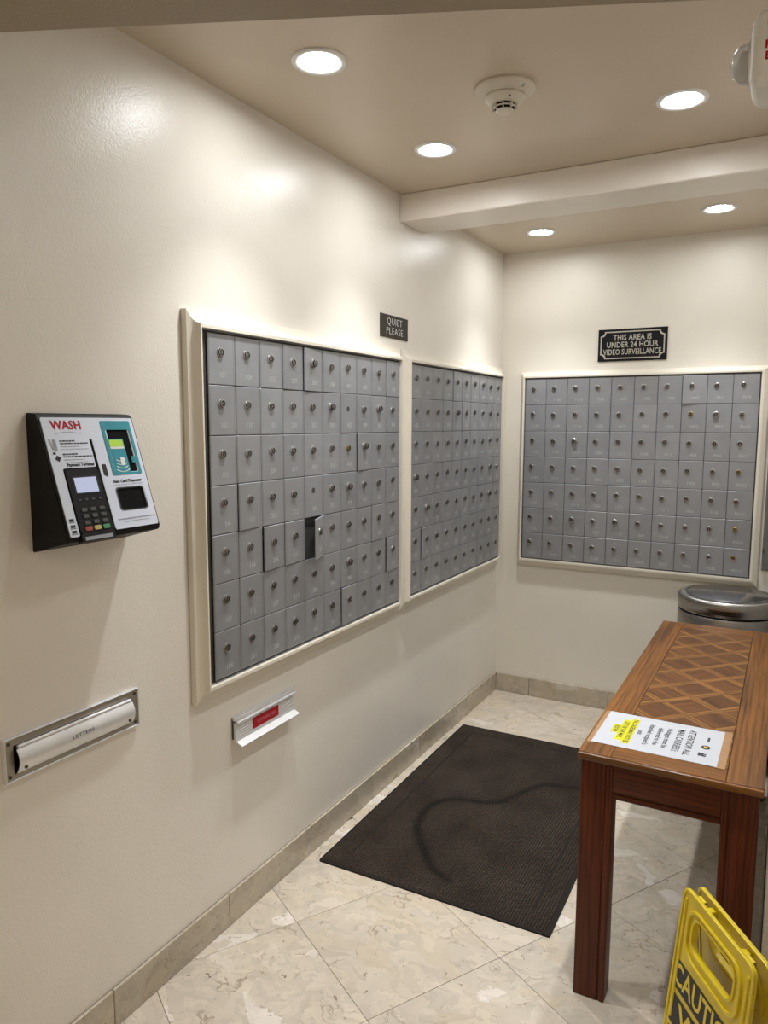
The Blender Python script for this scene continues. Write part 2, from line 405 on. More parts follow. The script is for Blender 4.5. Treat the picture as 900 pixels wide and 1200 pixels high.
# joint crossing from the two measured line families
nA = Vector((e1.y, -e1.x)); nB = Vector((e2.y, -e2.x))
oA, oB = -1.6296, -0.736
cross = nA * oA + nB * oB
def tile_piece(poly):
    cx = sum(q[0] for q in poly) / len(poly); cy = sum(q[1] for q in poly) / len(poly)
    bm = bmesh.new(); c = Vector((cx, cy))
    def ins(d):
        out = []
        n = len(poly)
        for i in range(n):
            p0, p1, p2 = Vector(poly[i - 1]), Vector(poly[i]), Vector(poly[(i + 1) % n])
            u, v = (p1 - p0), (p2 - p1)
            if u.length < 1e-6 or v.length < 1e-6: out.append(p1 - c); continue
            u.normalize(); v.normalize()
            n1, n2 = Vector((-u.y, u.x)), Vector((-v.y, v.x)); k = 1 + n1.dot(n2)
            out.append(p1 + (n1 + n2) * (d / max(k, 0.3)) - c)
        return out
    lo, hi, tp = ins(0.0007), ins(0.0007), ins(0.0013)
    rows = [[bm.verts.new((q.x, q.y, z)) for q in ring] for ring, z in ((lo, -0.006), (hi, -0.0006), (tp, 0.0))]
    n = len(poly)
    bm.faces.new(rows[2])
    for a, b in ((rows[0], rows[1]), (rows[1], rows[2])):
        for i in range(n): bm.faces.new((a[i], a[(i + 1) % n], b[(i + 1) % n], b[i]))
    me = finish(bm, 'marble'); return me, cx, cy
for i in range(-12, 14):
    for j in range(-12, 14):
        q0 = cross + e1 * (i * TP) + e2 * (j * TP)
        sq = [tuple(q0), tuple(q0 + e1 * TP), tuple(q0 + e1 * TP + e2 * TP), tuple(q0 + e2 * TP)]
        for rg in ((0.0, W, YL1, D), (W, W2, YL1, YS), (0.0, XL1, YL0, YL1)):
            pl = clip(sq, *rg)
            if len(pl) >= 3 and area(pl) > 0.0008:
                me, cx, cy = tile_piece(pl); mk('floor_tile', me, floor_o, T(cx, cy, 0))

# baseboards of marble tiles
HB, BT, JP, JO = 0.108, 0.012, 0.4529, 1.2071
def bb_tile(L):
    bm = bmesh.new(); bx(bm, 0.0009, L - 0.0009, -BT, -0.003, 0.001, HB, 0.0022, 2); return finish(bm, 'marble_base')
def board_run(name, label, m, cuts):
    o = struct(mk(name, boxme((cuts[0], cuts[-1], -0.003, 0, 0, HB - 0.002), 'grout'), None, m), label)
    for a, b in zip(cuts[:-1], cuts[1:]): mk('baseboard_tile', bb_tile(b - a), o, T(a, 0, 0))
cuts = [YL0]; y = JO - 8 * JP
while y < D - 0.05:
    if y > YL0 + 0.05: cuts.append(y)
    y += JP
cuts.append(D)
board_run('baseboard_left', 'marble tile baseboard under the mailbox banks', RZ(90), cuts)
board_run('baseboard_far', 'marble tile baseboard along the end wall', T(0, D, 0), [BT, 0.215, 0.668, 1.121, W])
board_run('baseboard_right', 'marble tile baseboard behind the table', T(W, 0, 0) @ RZ(-90), [-(D - BT), -3.55, -3.1, -2.65, -2.2, -YS])

# ------------------------------------------------------------------ recessed lights
def downlight(x, y, label, z=H, lens='lens'):
    t = thing('recessed_light', label, 'ceiling light', T(x, y, z), 'recessed ceiling lights')
    bm = bmesh.new()
    lathe(bm, [(0.073, 0.0), (0.0725, -0.004), (0.066, -0.0065), (0.056, -0.0040), (0.0485, -0.0010), (0.0485, 0.0)], 40)
    mk('trim_ring', finish(bm, 'white_plastic', True), t)
    bm = bmesh.new(); lathe(bm, [(0.0483, -0.0008), (0.040, -0.0018), (0.02, -0.0030), (0, -0.0032)], 32)
    mk('lens', finish(bm, lens, True), t)
    ld = bpy.data.lights.new('beam', 'SPOT'); ld.energy = SPOT * (1.0 if lens == 'lens' else 0.3); ld.color = LAMP_COL[:3] if lens == 'lens' else (1.0, 0.89, 0.74)
    ld.spot_size = R(88); ld.spot_blend = 1.0; ld.shadow_soft_size = 0.03
    lo = bpy.data.objects.new('beam', ld); COL.objects.link(lo); lo.parent = t; lo.location = (0, 0, -0.012)
downlight(0.337, 1.713, 'recessed ceiling light closest to the dark header, upper left')
downlight(0.342, 2.422, 'recessed ceiling light beside the beam end at the mailbox wall')
downlight(1.138, 2.405, 'recessed ceiling light between the smoke detector and the fire strobe')
downlight(0.335, 3.672, 'recessed ceiling light beyond the beam, nearer the wall corner')
downlight(1.139, 3.644, 'recessed ceiling light beyond the beam, above the video surveillance sign')
downlight(1.138, 1.713, 'recessed ceiling light hidden above the dark header')
for x, y, s_ in ((0.8, -0.6, 'near the mailbox wall'), (2.4, -0.6, 'near the lobby side wall'), (0.8, -1.6, 'in the mailbox wall corner'), (2.4, -1.6, 'in the far lobby corner')):
    downlight(x, y, 'added unseen fill light in the lobby ceiling behind the camera, ' + s_, lens='lens_fill')  # unseen lamps added to fill the alcove with warm light

# ------------------------------------------------------------------ smoke detector
t = thing('smoke_detector', 'ivory round smoke detector with stepped body on the ceiling', 'smoke detector', T(0.711, 2.09, H))
bm = bmesh.new(); lathe(bm, [(0.0, -0.001), (0.083, 0.0), (0.084, -0.006), (0.081, -0.011), (0.070, -0.017), (0.058, -0.024), (0.0, -0.024)], 48); mk('base', finish(bm, 'ivory', 35), t)
bm = bmesh.new(); lathe(bm, [(0.0, -0.024), (0.0555, -0.0245), (0.056, -0.029), (0.052, -0.036), (0.042, -0.043), (0.036, -0.046), (0.0, -0.046)], 48); mk('body', finish(bm, 'ivory', 35), t)
bm = bmesh.new(); lathe(bm, [(0.0, -0.045), (0.029, -0.045), (0.027, -0.060), (0.0, -0.060)], 32); mk('sensor_chamber', finish(bm, 'black_matte', 30), t)
bm = bmesh.new(); lathe(bm, [(0.029, -0.0525), (0.0325, -0.0525), (0.031, -0.0555), (0.029, -0.0555), (0.029, -0.0525)], 36)
for k in range(8): bx(bm, 0.022, 0.0345, -0.0015, 0.0015, -0.061, -0.045, m=RZ(45 * k + 12))
mk('grille', finish(bm, 'ivory'), t)
bm = bmesh.new(); lathe(bm, [(0, -0.059), (0.0245, -0.059), (0.0255, -0.062), (0.023, -0.0655), (0, -0.0665)], 32); mk('cap', finish(bm, 'ivory', 35), t)
bm = bmesh.new(); lathe(bm, [(0, 0), (0.0028, 0), (0.0026, -0.002), (0, -0.0025)], 12); mk('status_light', finish(bm, 'ink'), t, T(0.028, -0.038, -0.0385))
bm = bmesh.new(); bx(bm, -0.006, 0.006, -0.004, 0.004, -0.0012, 0); mk('mark', finish(bm, 'grey_print'), t, T(0.064, -0.030, -0.0155) @ RZ(-25) @ RY(-32))

# ------------------------------------------------------------------ mailbox banks
def lock_mesh(r, out, mat):
    bm = bmesh.new(); m = RX(90)
    lathe(bm, [(r * 1.18, 0.0), (r * 1.16, out * 0.35), (r * 0.95, out * 0.5), (r * 0.92, out), (r * 0.72, out * 1.05), (r * 0.66, out * 0.75), (r * 0.60, out * 0.75), (r * 0.55, out * 1.0), (0, out * 1.0)], 14, m, mis=[0, 0, 1, 0, 1, 1, 1, 1])
    bx(bm, -r * 0.12, r * 0.12, -out * 1.04, -out * 0.9, -r * 0.42, r * 0.42, mi=0)
    return finish(bm, [mat, 'keyway'], 40)
LOCKS = {'std': lock_mesh(0.0118, 0.0075, 'chrome'), 'big': lock_mesh(0.0132, 0.014, 'chrome'), 'brass': lock_mesh(0.0110, 0.0070, 'brass')}
bm = bmesh.new(); lathe(bm, [(0.0098, 0.0), (0.0096, 0.0006), (0, 0.0006)], 14, RX(90)); LOCKS['hole'] = finish(bm, 'box_shade')
def door_mesh(dw, dh):
    bm = bmesh.new(); g = 0.0008
    bx(bm, -dw + g, -g, -0.006, 0.0, g, dh - g, 0.0017, 1)
    # folded side flanges that show as faint lines along the edges
    for xa, xb in ((-dw + 0.0045, -dw + 0.0055), (-0.0085, -0.0075)):
        bx(bm, xa, xb, -0.0066, -0.0055, 0.006, dh - 0.006)
    return finish(bm, 'door')
def moulding_side(L0, L1, dA, dB, prof, sc):
    """one mitred side along x at opening edge z=0; prof (d outward = +z, o = out); dA/dB: mitre scale at the two ends"""
    bm = bmesh.new(); a = []; b = []
    for d, o in prof:
        a.append(bm.verts.new((L0 - d * dA, -o, d * sc))); b.append(bm.verts.new((L1 + d * dB, -o, d * sc)))
    n = len(prof)
    for i in range(n): bm.faces.new((a[i], a[(i + 1) % n], b[(i + 1) % n], b[i]))
    bm.faces.new(a[::-1]); bm.faces.new(b)
    return finish(bm, 'trim', 40)
def mailbox_bank(label, m, Wd, Ht, fo, margin, prof, scl, numbers, ajar, locks, base_ajar, lkx=0.55):
    """local x along the wall from 0..Wd, z from 0..Ht, door face at out=fo; margin and scl = (left, right, bottom, top)"""
    t = thing('mailbox_bank', label, 'mailbox', m, 'wall mailbox banks')
    NC, NR = 10, 7; dw, dh = Wd / NC, Ht / NR
    ml, mr, mb, mt = margin; X0, X1, Z0, Z1 = -ml, Wd + mr, -mb, Ht + mt
    bm = bmesh.new(); bx(bm, X0, X1, -(fo - 0.0085), 0, Z0, Z1)
    mk('back_panel', finish(bm, 'box_shade'), t)
    # sheet-metal rim between doors and moulding
    bm = bmesh.new()
    bx(bm, X0, X0 + ml * 0.45, -(fo - 0.003), -(fo - 0.0085), Z0, Z1); bx(bm, X1 - mr * 0.5, X1, -(fo - 0.003), -(fo - 0.0085), Z0, Z1)
    for z0, z1 in ((Z0, Z0 + mb * 0.5), (Z1 - mt * 0.4, Z1)): bx(bm, X0 + ml * 0.45, X1 - mr * 0.5, -(fo - 0.003), -(fo - 0.0085), z0, z1)
    mk('metal_rim', finish(bm, 'box_rim'), t)
    l, r_, b_, t_ = scl
    for me, mm in (
        (moulding_side(X0, X1, l, r_, prof, t_), T(0, 0, Z1)),
        (moulding_side(-X1, -X0, r_, l, prof, b_), T(0, 0, Z0) @ RY(180)),
        (moulding_side(Z0, Z1, b_, t_, prof, l), T(X0, 0, 0) @ RY(-90)),
        (moulding_side(-Z1, -Z0, t_, b_, prof, r_), T(X1, 0, 0) @ RY(90))):
        mk('moulding', me, t, mm)
    dm = door_mesh(dw, dh)
    for c in range(NC):
        for r in range(NR):
            a = ajar.get((r + 1, c + 1), random.random() ** 2 * base_ajar)
            z = Ht - (r + 1) * dh
            d = mk('mailbox_door', dm, t, T((c + 1) * dw, -(fo - 0.006), z) @ RZ(a))
            k = locks.get((r + 1, c + 1), 'std')
            lx = -dw * lkx + random.uniform(-.002, .002); lz = dh * 0.635 + random.uniform(-.003, .003)
            mk('lock', LOCKS[k], d, T(lx, -0.006, lz) @ RY(random.choice((0, 0, 20, -35, 90, 50))))
            tx = numbers(c, r)
            if tx: mk('number', text_me(tx, 0.0225, 'number', 0.92, 0.0001, -0.0004), d, T(-dw * 0.47, -0.0062, dh * 0.20) @ RX(90))
    return t
PROF = [(0, 0), (0, 0.050), (0.0052, 0.050), (0.0064, 0.047), (0.0085, 0.036), (0.012, 0.029), (0.018, 0.0235), (0.0245, 0.0205), (0.0275, 0.019), (0.028, 0)]
seq1 = [101, 102, 103, 104, 106, 107, 108, 109, 110, 111, 112, 114, 115, 201] + [202, 203, 204, 205, 206, 207, 208, 209, 210, 211, 212, 213, 214, 215] \
     + [301, 302, 303, 304, 305, 306, 307, 308, 309, 310, 311, 312, 314, 315] + [401, 402, 403, 404, 405, 406, 407, 408, 409, 410, 411, 412, 414, 415] + [501, 502, 503, 504, 505, 506, 507, 508, 509, 510, 511, 512, 514, 515]
seq2 = [f * 100 + k for f in (6, 7, 8, 9, 10) for k in (1, 2, 3, 4, 5, 6, 7, 8, 9, 10, 11, 12, 14, 15)]
mailbox_bank('grey mailbox bank nearest the card terminal, its column five door hanging open', T(0.0015, 1.591, 0.8282) @ WALL_L, 1.1477, 1.0021, 0.040, (0.031, 0.007, 0.009, 0.009), PROF, (1, 1.55, 1.75, 1.75),
    lambda c, r: str(seq1[c * 7 + r]),
    {(1, 4): 1.6, (1, 5): 3.2, (3, 8): 3.0, (4, 2): 2.6, (5, 3): 4.0, (5, 4): 1.8, (5, 5): 21, (6, 10): 3.6, (7, 7): 3.2, (4, 10): 1.6, (5, 9): 1.6, (2, 7): 1.2, (1, 10): 1.4, (1, 6): 1.2},
    {(1, 5): 'big', (2, 6): 'big', (2, 7): 'hole', (2, 9): 'big', (3, 7): 'brass', (4, 5): 'hole', (4, 7): 'big', (3, 8): 'big', (6, 7): 'big'}, 0.7)
mailbox_bank('grey mailbox bank beside the wall corner, below and right of the quiet sign', T(0.0015, 2.8418, 0.8282) @ WALL_L, 1.1295, 1.0021, 0.040, (0.007, 0.007, 0.009, 0.009), PROF, (1.55, 1.6, 1.75, 1.75),
    lambda c, r: str(seq2[c * 7 + r]),
    {(6, 2): 3.0, (7, 2): 1.2, (1, 5): 1.6, (2, 6): 1.2, (4, 10): 1.4},
    {(2, 5): 'big', (5, 9): 'big', (4, 1): 'big', (4, 9): 'big', (5, 2): 'big'}, 0.6)
PROF3 = [(0, 0), (0, 0.028), (0.010, 0.030), (0.018, 0.027), (0.022, 0.021), (0.030, 0.018), (0.034, 0.014), (0.034, 0)]
def num3(c, r):
    if c < 8:
        b = (1101, 1108, 1115, 1202, 1209, 1302, 1309, 1402)[c]
        return str(b + r)
    return 'PH' + str((2, 9)[c - 8] + r)
mailbox_bank('grey mailbox bank on the end wall under the video surveillance sign', T(0.1557, D - 0.0015, 0.8204), 1.1713, 1.0063, 0.022, (0.006, 0.006, 0.006, 0.006), PROF3, (0.62, 1.0, 1.15, 0.9),
    num3, {(1, 8): 5.0, (1, 9): 1.0}, {(2, 8): 'brass', (6, 10): 'brass', (7, 10): 'brass', (3, 3): 'big', (6, 3): 'big', (6, 5): 'big', (2, 9): 'big', (4, 10): 'brass'}, 0.45, 0.62)
# strip of another steel cabinet right of it
t = thing('wall_cabinet', 'plain dark grey metal cabinet strip at the right end of the far wall', 'cabinet', T(1.385, D, 0.862))
mk('door', boxme((0.0, 0.094, -0.022, -0.004, 0.006, 0.752), 'grey_panel', 0.001), t)
mk('body', boxme((-0.004, 0.098, -0.012, 0, 0, 0.758), 'box_rim'), t)
mk('hinge', boxme((-0.0035, 0.0035, -0.026, -0.010, 0.09, 0.11), 'screw', 0.001), t)
mk('hinge', boxme((-0.0035, 0.0035, -0.026, -0.010, 0.62, 0.64), 'screw', 0.001), t)

# ------------------------------------------------------------------ signs
t = thing('wall_sign', 'small brown engraved quiet please sign above the mailbox banks', 'sign', T(0, 2.7655, 1.9755) @ WALL_L)
mk('plate', boxme((-0.121, 0.121, -0.004, 0, -0.046, 0.046), 'brown_plate', 0.0012), t)
for s, z in (('QUIET', 0.019), ('PLEASE', -0.019)):
    mk('lettering', text_me(s, 0.040, 'white_ink', 1.12, 0.0003, -0.0006, spacing=1.08), t, T(0.0, -0.0042, z) @ RX(90))
t = thing('wall_sign', 'black video surveillance sign with pale border on the end wall', 'sign', T(0.7165, D, 1.9925))
mk('plate', boxme((-0.174, 0.174, -0.006, 0, -0.083, 0.083), 'black_plate', 0.0012), t)
def notched(a, b, r):
    P = []
    for sx, sy in ((1, -1), (1, 1), (-1, 1), (-1, -1)):
        arc = []
        for i in range(7):
            th_ = R(90 * i / 6); arc.append((sx * (a - r * math.sin(th_)), sy * (b - r * math.cos(th_))))
        # order so the outline runs counter-clockwise
        if sx * sy < 0: arc = arc[::-1]
        P += arc
    return P
mk('border', curve_plate([notched(0.162, 0.071, 0.022), notched(0.156, 0.065, 0.022)], 0.0004, 0, 'sign_print', 'border'), t, T(0, -0.0062, 0) @ RX(90))
for s, z, sx in (('THIS AREA IS', 0.037, 0.80), ('UNDER 24 HOUR', 0.0, 0.80), ('VIDEO SURVEILLANCE', -0.037, 0.70)):
    mk('lettering', text_me(s, 0.0405, 'sign_print', sx, 0.0003, 0.0006, spacing=1.04), t, T(0, -0.0062, z) @ RX(90))

# ------------------------------------------------------------------ mail slots on the left wall
t = thing('mail_slot', 'wide brushed aluminium mail slot with curved flap at lower left', 'mail slot', T(0, 1.1375, 0.839) @ WALL_L)
bm = bmesh.new(); a, b_ = 0.187, 0.0475
for d in ((-a, a, b_ - 0.017, b_), (-a, a, -b_, -b_ + 0.012), (-a, -a + 0.020, -b_ + .012, b_ - .017), (a - 0.020, a, -b_ + .012, b_ - .017)):
    bx(bm, d[0], d[1], -0.008, 0, d[2], d[3])
mk('frame', finish(bm, 'alu_dull'), t)
bm = bmesh.new()
for d in ((-a - 0.003, a + 0.003, b_, b_ + 0.003), (-a - .003, a + .003, -b_ - .003, -b_), (-a - .003, -a, -b_, b_), (a, a + .003, -b_, b_)):
    bx(bm, d[0], d[1], -0.012, 0, d[2], d[3], 0.0008)
mk('rim', finish(bm, 'alu'), t)
mk('slot_opening', boxme((-a + .02, a - .02, -0.002, 0, -b_ + .012, b_ - .017), 'black_matte'), t)
bm = bmesh.new(); prof = []
for i in range(13):
    s = i / 12; z = 0.022 - 0.055 * s; o = 0.010 + 0.016 * math.sin(math.pi * (0.12 + 0.8 * s)) ** 1.0
    prof.append((o, z))
prof2 = [(o - 0.0025, z) for o, z in prof[::-1]]
loop = prof + prof2; L = a - 0.023
A = [bm.verts.new((-L, -o, z)) for o, z in loop]; B = [bm.verts.new((L, -o, z)) for o, z in loop]; n = len(loop)
for i in range(n): bm.faces.new((A[i], A[(i + 1) % n], B[(i + 1) % n], B[i]))
for i in range(12):
    bm.faces.new((A[i], A[i + 1], A[n - 2 - i], A[n - 1 - i])); bm.faces.new((B[i], B[i + 1], B[n - 2 - i], B[n - 1 - i]))
fl = mk('flap', finish(bm, 'alu', 40), t)
bm = bmesh.new(); lathe(bm, [(0.0045, -L + .004), (0.0045, L - .004)], 12, T(0, -0.0125, 0.0262) @ RY(90)); mk('hinge_rod', finish(bm, 'alu', True), t)
mk('lettering', text_me('LETTERS', 0.013, 'ink_soft', 1.3, 0.0003, -0.0002), fl, T(0.004, -0.0262, -0.001) @ RX(88))
bm = bmesh.new(); lathe(bm, [(0.0042, 0), (0.0038, 0.0018), (0, 0.002)], 12, RX(90)); sc_me = finish(bm, 'screw', 30)
for x in (-a + .009, a - .009):
    for z in (-b_ + .009, b_ - .010): mk('screw', sc_me, t, T(x, -0.008, z))
for x in (-L + .016, L - .016): mk('screw', sc_me, fl, T(x, -0.0225, -0.022))

t = thing('mail_slot', 'small ribbed aluminium mail slot with red outgoing mail label', 'mail slot', T(0, 1.853, 0.632) @ WALL_L)
bm = bmesh.new(); L = 0.152
bx(bm, -L, L, -0.012, 0, 0.034, 0.041, 0.002, 2); bx(bm, -L, L, -0.022, -0.004, 0.027, 0.036, 0.003, 2); bx(bm, -L, L, -0.030, -0.016, 0.021, 0.029, 0.003, 2)
mk('hood', finish(bm, 'alu', 40), t)
bm = bmesh.new(); loop = []
for i in range(7):
    z = 0.022 - i * 0.0085; o = 0.016 + i * 0.0006
    loop += [(o, z), (o + 0.0012, z - 0.002), (o + 0.0012, z - 0.0065), (o, z - 0.0075)]
loop = loop + [(0.010, -0.0385), (0.010, 0.022)]
A = [bm.verts.new((-L, -o, z)) for o, z in loop]; B = [bm.verts.new((L, -o, z)) for o, z in loop]; n = len(loop)
for i in range(n): bm.faces.new((A[i], A[(i + 1) % n], B[(i + 1) % n], B[i]))
bm.faces.new(A[::-1]); bm.faces.new(B)
mk('ribbed_plate', finish(bm, 'alu'), t)
bm = bmesh.new()
prism(bm, [(0.012, -0.0375), (0.0215, -0.0365), (0.043, -0.047), (0.042, -0.0495), (0.020, -0.040)], -L, L, Matrix(((0, 0, 1, 0), (-1, 0, 0, 0), (0, 1, 0, 0), (0, 0, 0, 1))))
mk('lip', finish(bm, 'alu'), t)
mk('backing', boxme((-L + .002, L - .002, -0.011, 0, -0.034, 0.034), 'screw'), t)
lb = mk('label', boxme((-0.070, 0.062, -0.0225, -0.018, -0.024, 0.010), 'red', 0.0008), t)
mk('lettering', text_me('OUTGOING MAIL', 0.0145, 'red_fade', 0.86, 0.0002), lb, T(-0.004, -0.0227, -0.006) @ RX(90))

# ------------------------------------------------------------------ laundry card terminal
KY0, KW = 1.05, 0.268
t = thing('card_terminal', 'wedge shaped black and white laundry card payment terminal on the wall', 'payment terminal', T(0, KY0, 1.29) @ WALL_L)
sidep = [(0, 0.0), (0.116, 0.030), (0.120, 0.040), (0.034, 0.305), (0.028, 0.309), (0, 0.311)]   # (out, z)
bm = bmesh.new(); prism(bm, sidep, 0, KW, Matrix(((0, 0, 1, 0), (-1, 0, 0, 0), (0, 1, 0, 0), (0, 0, 0, 1))))
bmesh.ops.bevel(bm, geom=bm.edges[:], offset=0.002, segments=2, affect='EDGES')
mk('housing', finish(bm, 'black', 40), t)
pb = Vector((0, -0.120, 0.040)); pt = Vector((0, -0.034, 0.305)); yv = (pt - pb); FH = yv.length; yv.normalize(); xv = Vector((1, 0, 0)); zv = xv.cross(yv)
FM = Matrix((xv, yv, zv)).transposed().to_4x4(); FM.translation = pt + Vector((0, 0, 0))     # origin at the top left of the sloping face
def fp(u, v): return (u * KW, -v * FH)
def frect(u0, u1, v0, v1, r): return rrect(u0 * KW, u1 * KW, -v1 * FH, -v0 * FH, r)
# white fascia with openings
right_in = [(0.50, 0.985), (0.965, 0.985), (0.975, 0.97), (0.975, 0.03), (0.965, 0.018), (0.035, 0.018), (0.025, 0.03), (0.025, 0.985), (0.035, 0.995), (0.105, 0.995), (0.115, 0.985), (0.115, 0.455), (0.125, 0.44), (0.44, 0.44), (0.452, 0.43), (0.452, 0.20), (0.478, 0.20), (0.485, 0.97)]
outer = [fp(*q) for q in right_in]
face = mk('fascia', curve_plate([outer, frect(0.60, 0.90, 0.64, 0.83, 0.008), frect(0.655, 0.895, 0.115, 0.50, 0.004)], 0.0011, 0.0003, 'white_face', 'fascia'), t, FM @ T(0, 0, 0.0016))
def onface(name, me, u, v, z=0.0034, parent=None): return mk(name, me, parent or face, T(u * KW, -v * FH, z - 0.0016 if (parent or face) == face else z))
onface('brand_lettering', text_me('WASH', 0.028, 'red', 0.98, 0.0003, 0.0008), 0.255, 0.085)
bm = bmesh.new()
for i in range(14):
    x0, x1 = -0.036 + i * 0.005, -0.036 + (i + 1) * 0.005; f = lambda x: -0.0012 * (x / 0.01) ** 2 * 0.35
    bm.faces.new([bm.verts.new(q) for q in ((x0, f(x0), 0), (x1, f(x1), 0), (x1, f(x1) + 0.0010, 0), (x0, f(x0) + 0.0010, 0))])
onface('brand_swoosh', finish(bm, 'grey_print'), 0.255, 0.142)
def bars(name, rows, mat, u, v):
    bm = bmesh.new()
    for (x0, x1, y, h) in rows:
        x = x0
        while x < x1 - 0.002:
            wd = random.uniform(0.004, 0.010); bx(bm, x, min(x + wd, x1), y - h / 2, y + h / 2, 0, 0.0002); x += wd + 0.0016
    onface(name, finish(bm, mat), u, v)
bars('print_line', [(0, 0.040, 0, 0.0030)], 'ink', 0.15, 0.215); bars('print_line', [(0, 0.075, 0, 0.0026)], 'ink', 0.15, 0.236)
bars('print_line', [(0, 0.050, 0, 0.0012), (0, 0.075, -0.006, 0.0010)], 'grey_print', 0.15, 0.262)
bars('print_line', [(0, 0.040, 0, 0.0030)], 'ink', 0.15, 0.325); bars('print_line', [(0, 0.078, 0, 0.0026)], 'ink', 0.15, 0.345)
bars('print_line', [(0, 0.055, 0, 0.0012), (0, 0.065, -0.006, 0.0010)], 'grey_print', 0.15, 0.372)
onface('terminal_lettering', text_me('Payment Terminal', 0.0105, 'ink', 0.95, 0.0002, 0.0003), 0.30, 0.415)
bm = bmesh.new(); bx(bm, -0.004, 0.005, -0.014, 0.012, 0, .0002); bx(bm, -0.010, -0.006, -0.010, 0.016, 0, .0002, m=RZ(12)); onface('icon', finish(bm, 'grey_print'), 0.095, 0.245)
bm = bmesh.new(); bx(bm, -0.009, -0.002, 0.006, 0.011, 0, .0002); bx(bm, -0.003, 0.008, -0.008, 0.003, 0, .0002, m=RZ(-35)); onface('icon', finish(bm, 'ink_soft'), 0.095, 0.345)
bm = bmesh.new(); prism(bm, rrect(-0.007, 0.005, -0.013, 0.013, 0.002), 0, .0002); bx(bm, 0.000, 0.010, -0.014, -0.004, 0, .0003, m=RZ(-30)); onface('icon', finish(bm, 'ink_soft'), 0.535, 0.47)
onface('dispenser_lettering', text_me('New Card Dispenser', 0.0105, 'ink', 0.95, 0.0002, 0.0003), 0.745, 0.58)
bars('print_line', [(0, 0.085, 0, 0.0012)], 'grey_print', 0.59, 0.61)
bars('print_line', [(0, 0.115, 0, 0.0026)], 'grey_print', 0.535, 0.905); bars('print_line', [(0, 0.075, 0, 0.0012)], 'grey_print', 0.60, 0.93)
for v in (0.86, 0.91, 0.955):
    bm = bmesh.new(); bx(bm, -0.006, 0.006, -0.003, 0.003, 0, .0002); bx(bm, -0.008, 0.008, -0.0055, -0.0045, 0, .0002); onface('mark', finish(bm, 'ink_soft'), 0.07, v)
# dispenser mouth and reader window (dark recesses)
mk('dispenser_mouth', curve_plate([frect(0.585, 0.915, 0.63, 0.84, 0.009), frect(0.612, 0.888, 0.648, 0.822, 0.006)], 0.0010, 0.0002, 'black', 'mouth'), t, FM @ T(0, 0, 0.0018))
bm = bmesh.new(); bx(bm, 0.60 * KW, 0.90 * KW, -0.83 * FH, -0.64 * FH, 0, 0.0006); mk('dispenser_throat', finish(bm, 'black_matte'), t, FM)
teal = mk('reader_surround', curve_plate([frect(0.605, 0.935, 0.045, 0.525, 0.004), frect(0.640, 0.905, 0.125, 0.505, 0.004)], 0.0003, 0.0001, 'teal', 'surround'), t, FM @ T(0, 0, 0.0037))
bm = bmesh.new(); bx(bm, 0.655 * KW, 0.895 * KW, -0.50 * FH, -0.115 * FH, 0, 0.0006); mk('reader_recess', finish(bm, 'black_matte'), t, FM)
bm = bmesh.new(); prism(bm, frect(0.645, 0.815, 0.205, 0.515, 0.003), 0.0004, 0.0030)
rd = mk('card_reader', finish(bm, 'teal'), t, FM)
bm = bmesh.new(); bx(bm, 0.655 * KW, 0.805 * KW, -0.275 * FH, -0.215 * FH, 0.0030, 0.0036); mk('display', finish(bm, 'screen_green'), rd)
bm = bmesh.new(); bx(bm, 0.655 * KW, 0.805 * KW, -0.295 * FH, -0.276 * FH, 0.0030, 0.0035); mk('display_caption', finish(bm, 'white_ink'), rd)
bm = bmesh.new(); bx(bm, 0.70 * KW, 0.745 * KW, -0.40 * FH, -0.33 * FH, 0.0030, 0.0034, m=T(0.02, 0.008, 0) @ RZ(-6))
for k in range(4):
    rr = 0.014 + 0.002 * k; yc = -0.41 * FH - 0.0075 * k
    for i in range(8):
        a1_, a2_ = R(-150 + i * 15), R(-150 + (i + 1) * 15); q = [(0.735 * KW + r_ * math.cos(a_), yc + 0.010 + r_ * 0.55 * math.sin(a_), 0.0033) for a_, r_ in ((a1_, rr), (a2_, rr), (a2_, rr + .0032), (a1_, rr + .0032))]
        bm.faces.new([bm.verts.new(v) for v in q])
mk('contactless_symbol', finish(bm, 'white_ink'), rd)
bm = bmesh.new(); bx(bm, 0.855 * KW, 0.915 * KW, -0.425 * FH, -0.365 * FH, 0.0018, 0.0042, 0.0006); mk('reader_tab', finish(bm, 'teal'), t, FM)
bars('print_line', [(0, 0.05, 0, 0.0016)], 'white_ink', 0.665, 0.072)
# keypad terminal
bm = bmesh.new(); prism(bm, frect(0.125, 0.455, 0.452, 0.990, 0.008), 0.0, 0.0055)
bmesh.ops.bevel(bm, geom=[e for e in bm.edges if all(v.co.z > 0.005 for v in e.verts)], offset=0.0015, segments=2, affect='EDGES')
kp = mk('keypad_terminal', finish(bm, 'black', 40), t, FM)
bm = bmesh.new(); bx(bm, 0.165 * KW, 0.425 * KW, -0.66 * FH, -0.51 * FH, 0.0055, 0.0061, 0.0002); mk('bezel', finish(bm, 'ink_soft'), kp)
bm = bmesh.new(); bx(bm, 0.185 * KW, 0.405 * KW, -0.65 * FH, -0.525 * FH, 0.0060, 0.0066); mk('screen', finish(bm, 'screen_lit'), kp)
for i in range(3):
    for j in range(3):
        bm = bmesh.new(); prism(bm, frect(0.18 + i * 0.09, 0.235 + i * 0.09, 0.775 + j * 0.052, 0.805 + j * 0.052, 0.0022), 0.005, 0.0077); mk('key', finish(bm, 'key'), kp)
for i, kc in enumerate(('key_red', 'key_yel', 'key_grn')):
    bm = bmesh.new(); prism(bm, frect(0.17 + i * 0.09, 0.24 + i * 0.09, 0.927, 0.962, 0.0035), 0.005, 0.0082); mk('key', finish(bm, kc), kp)
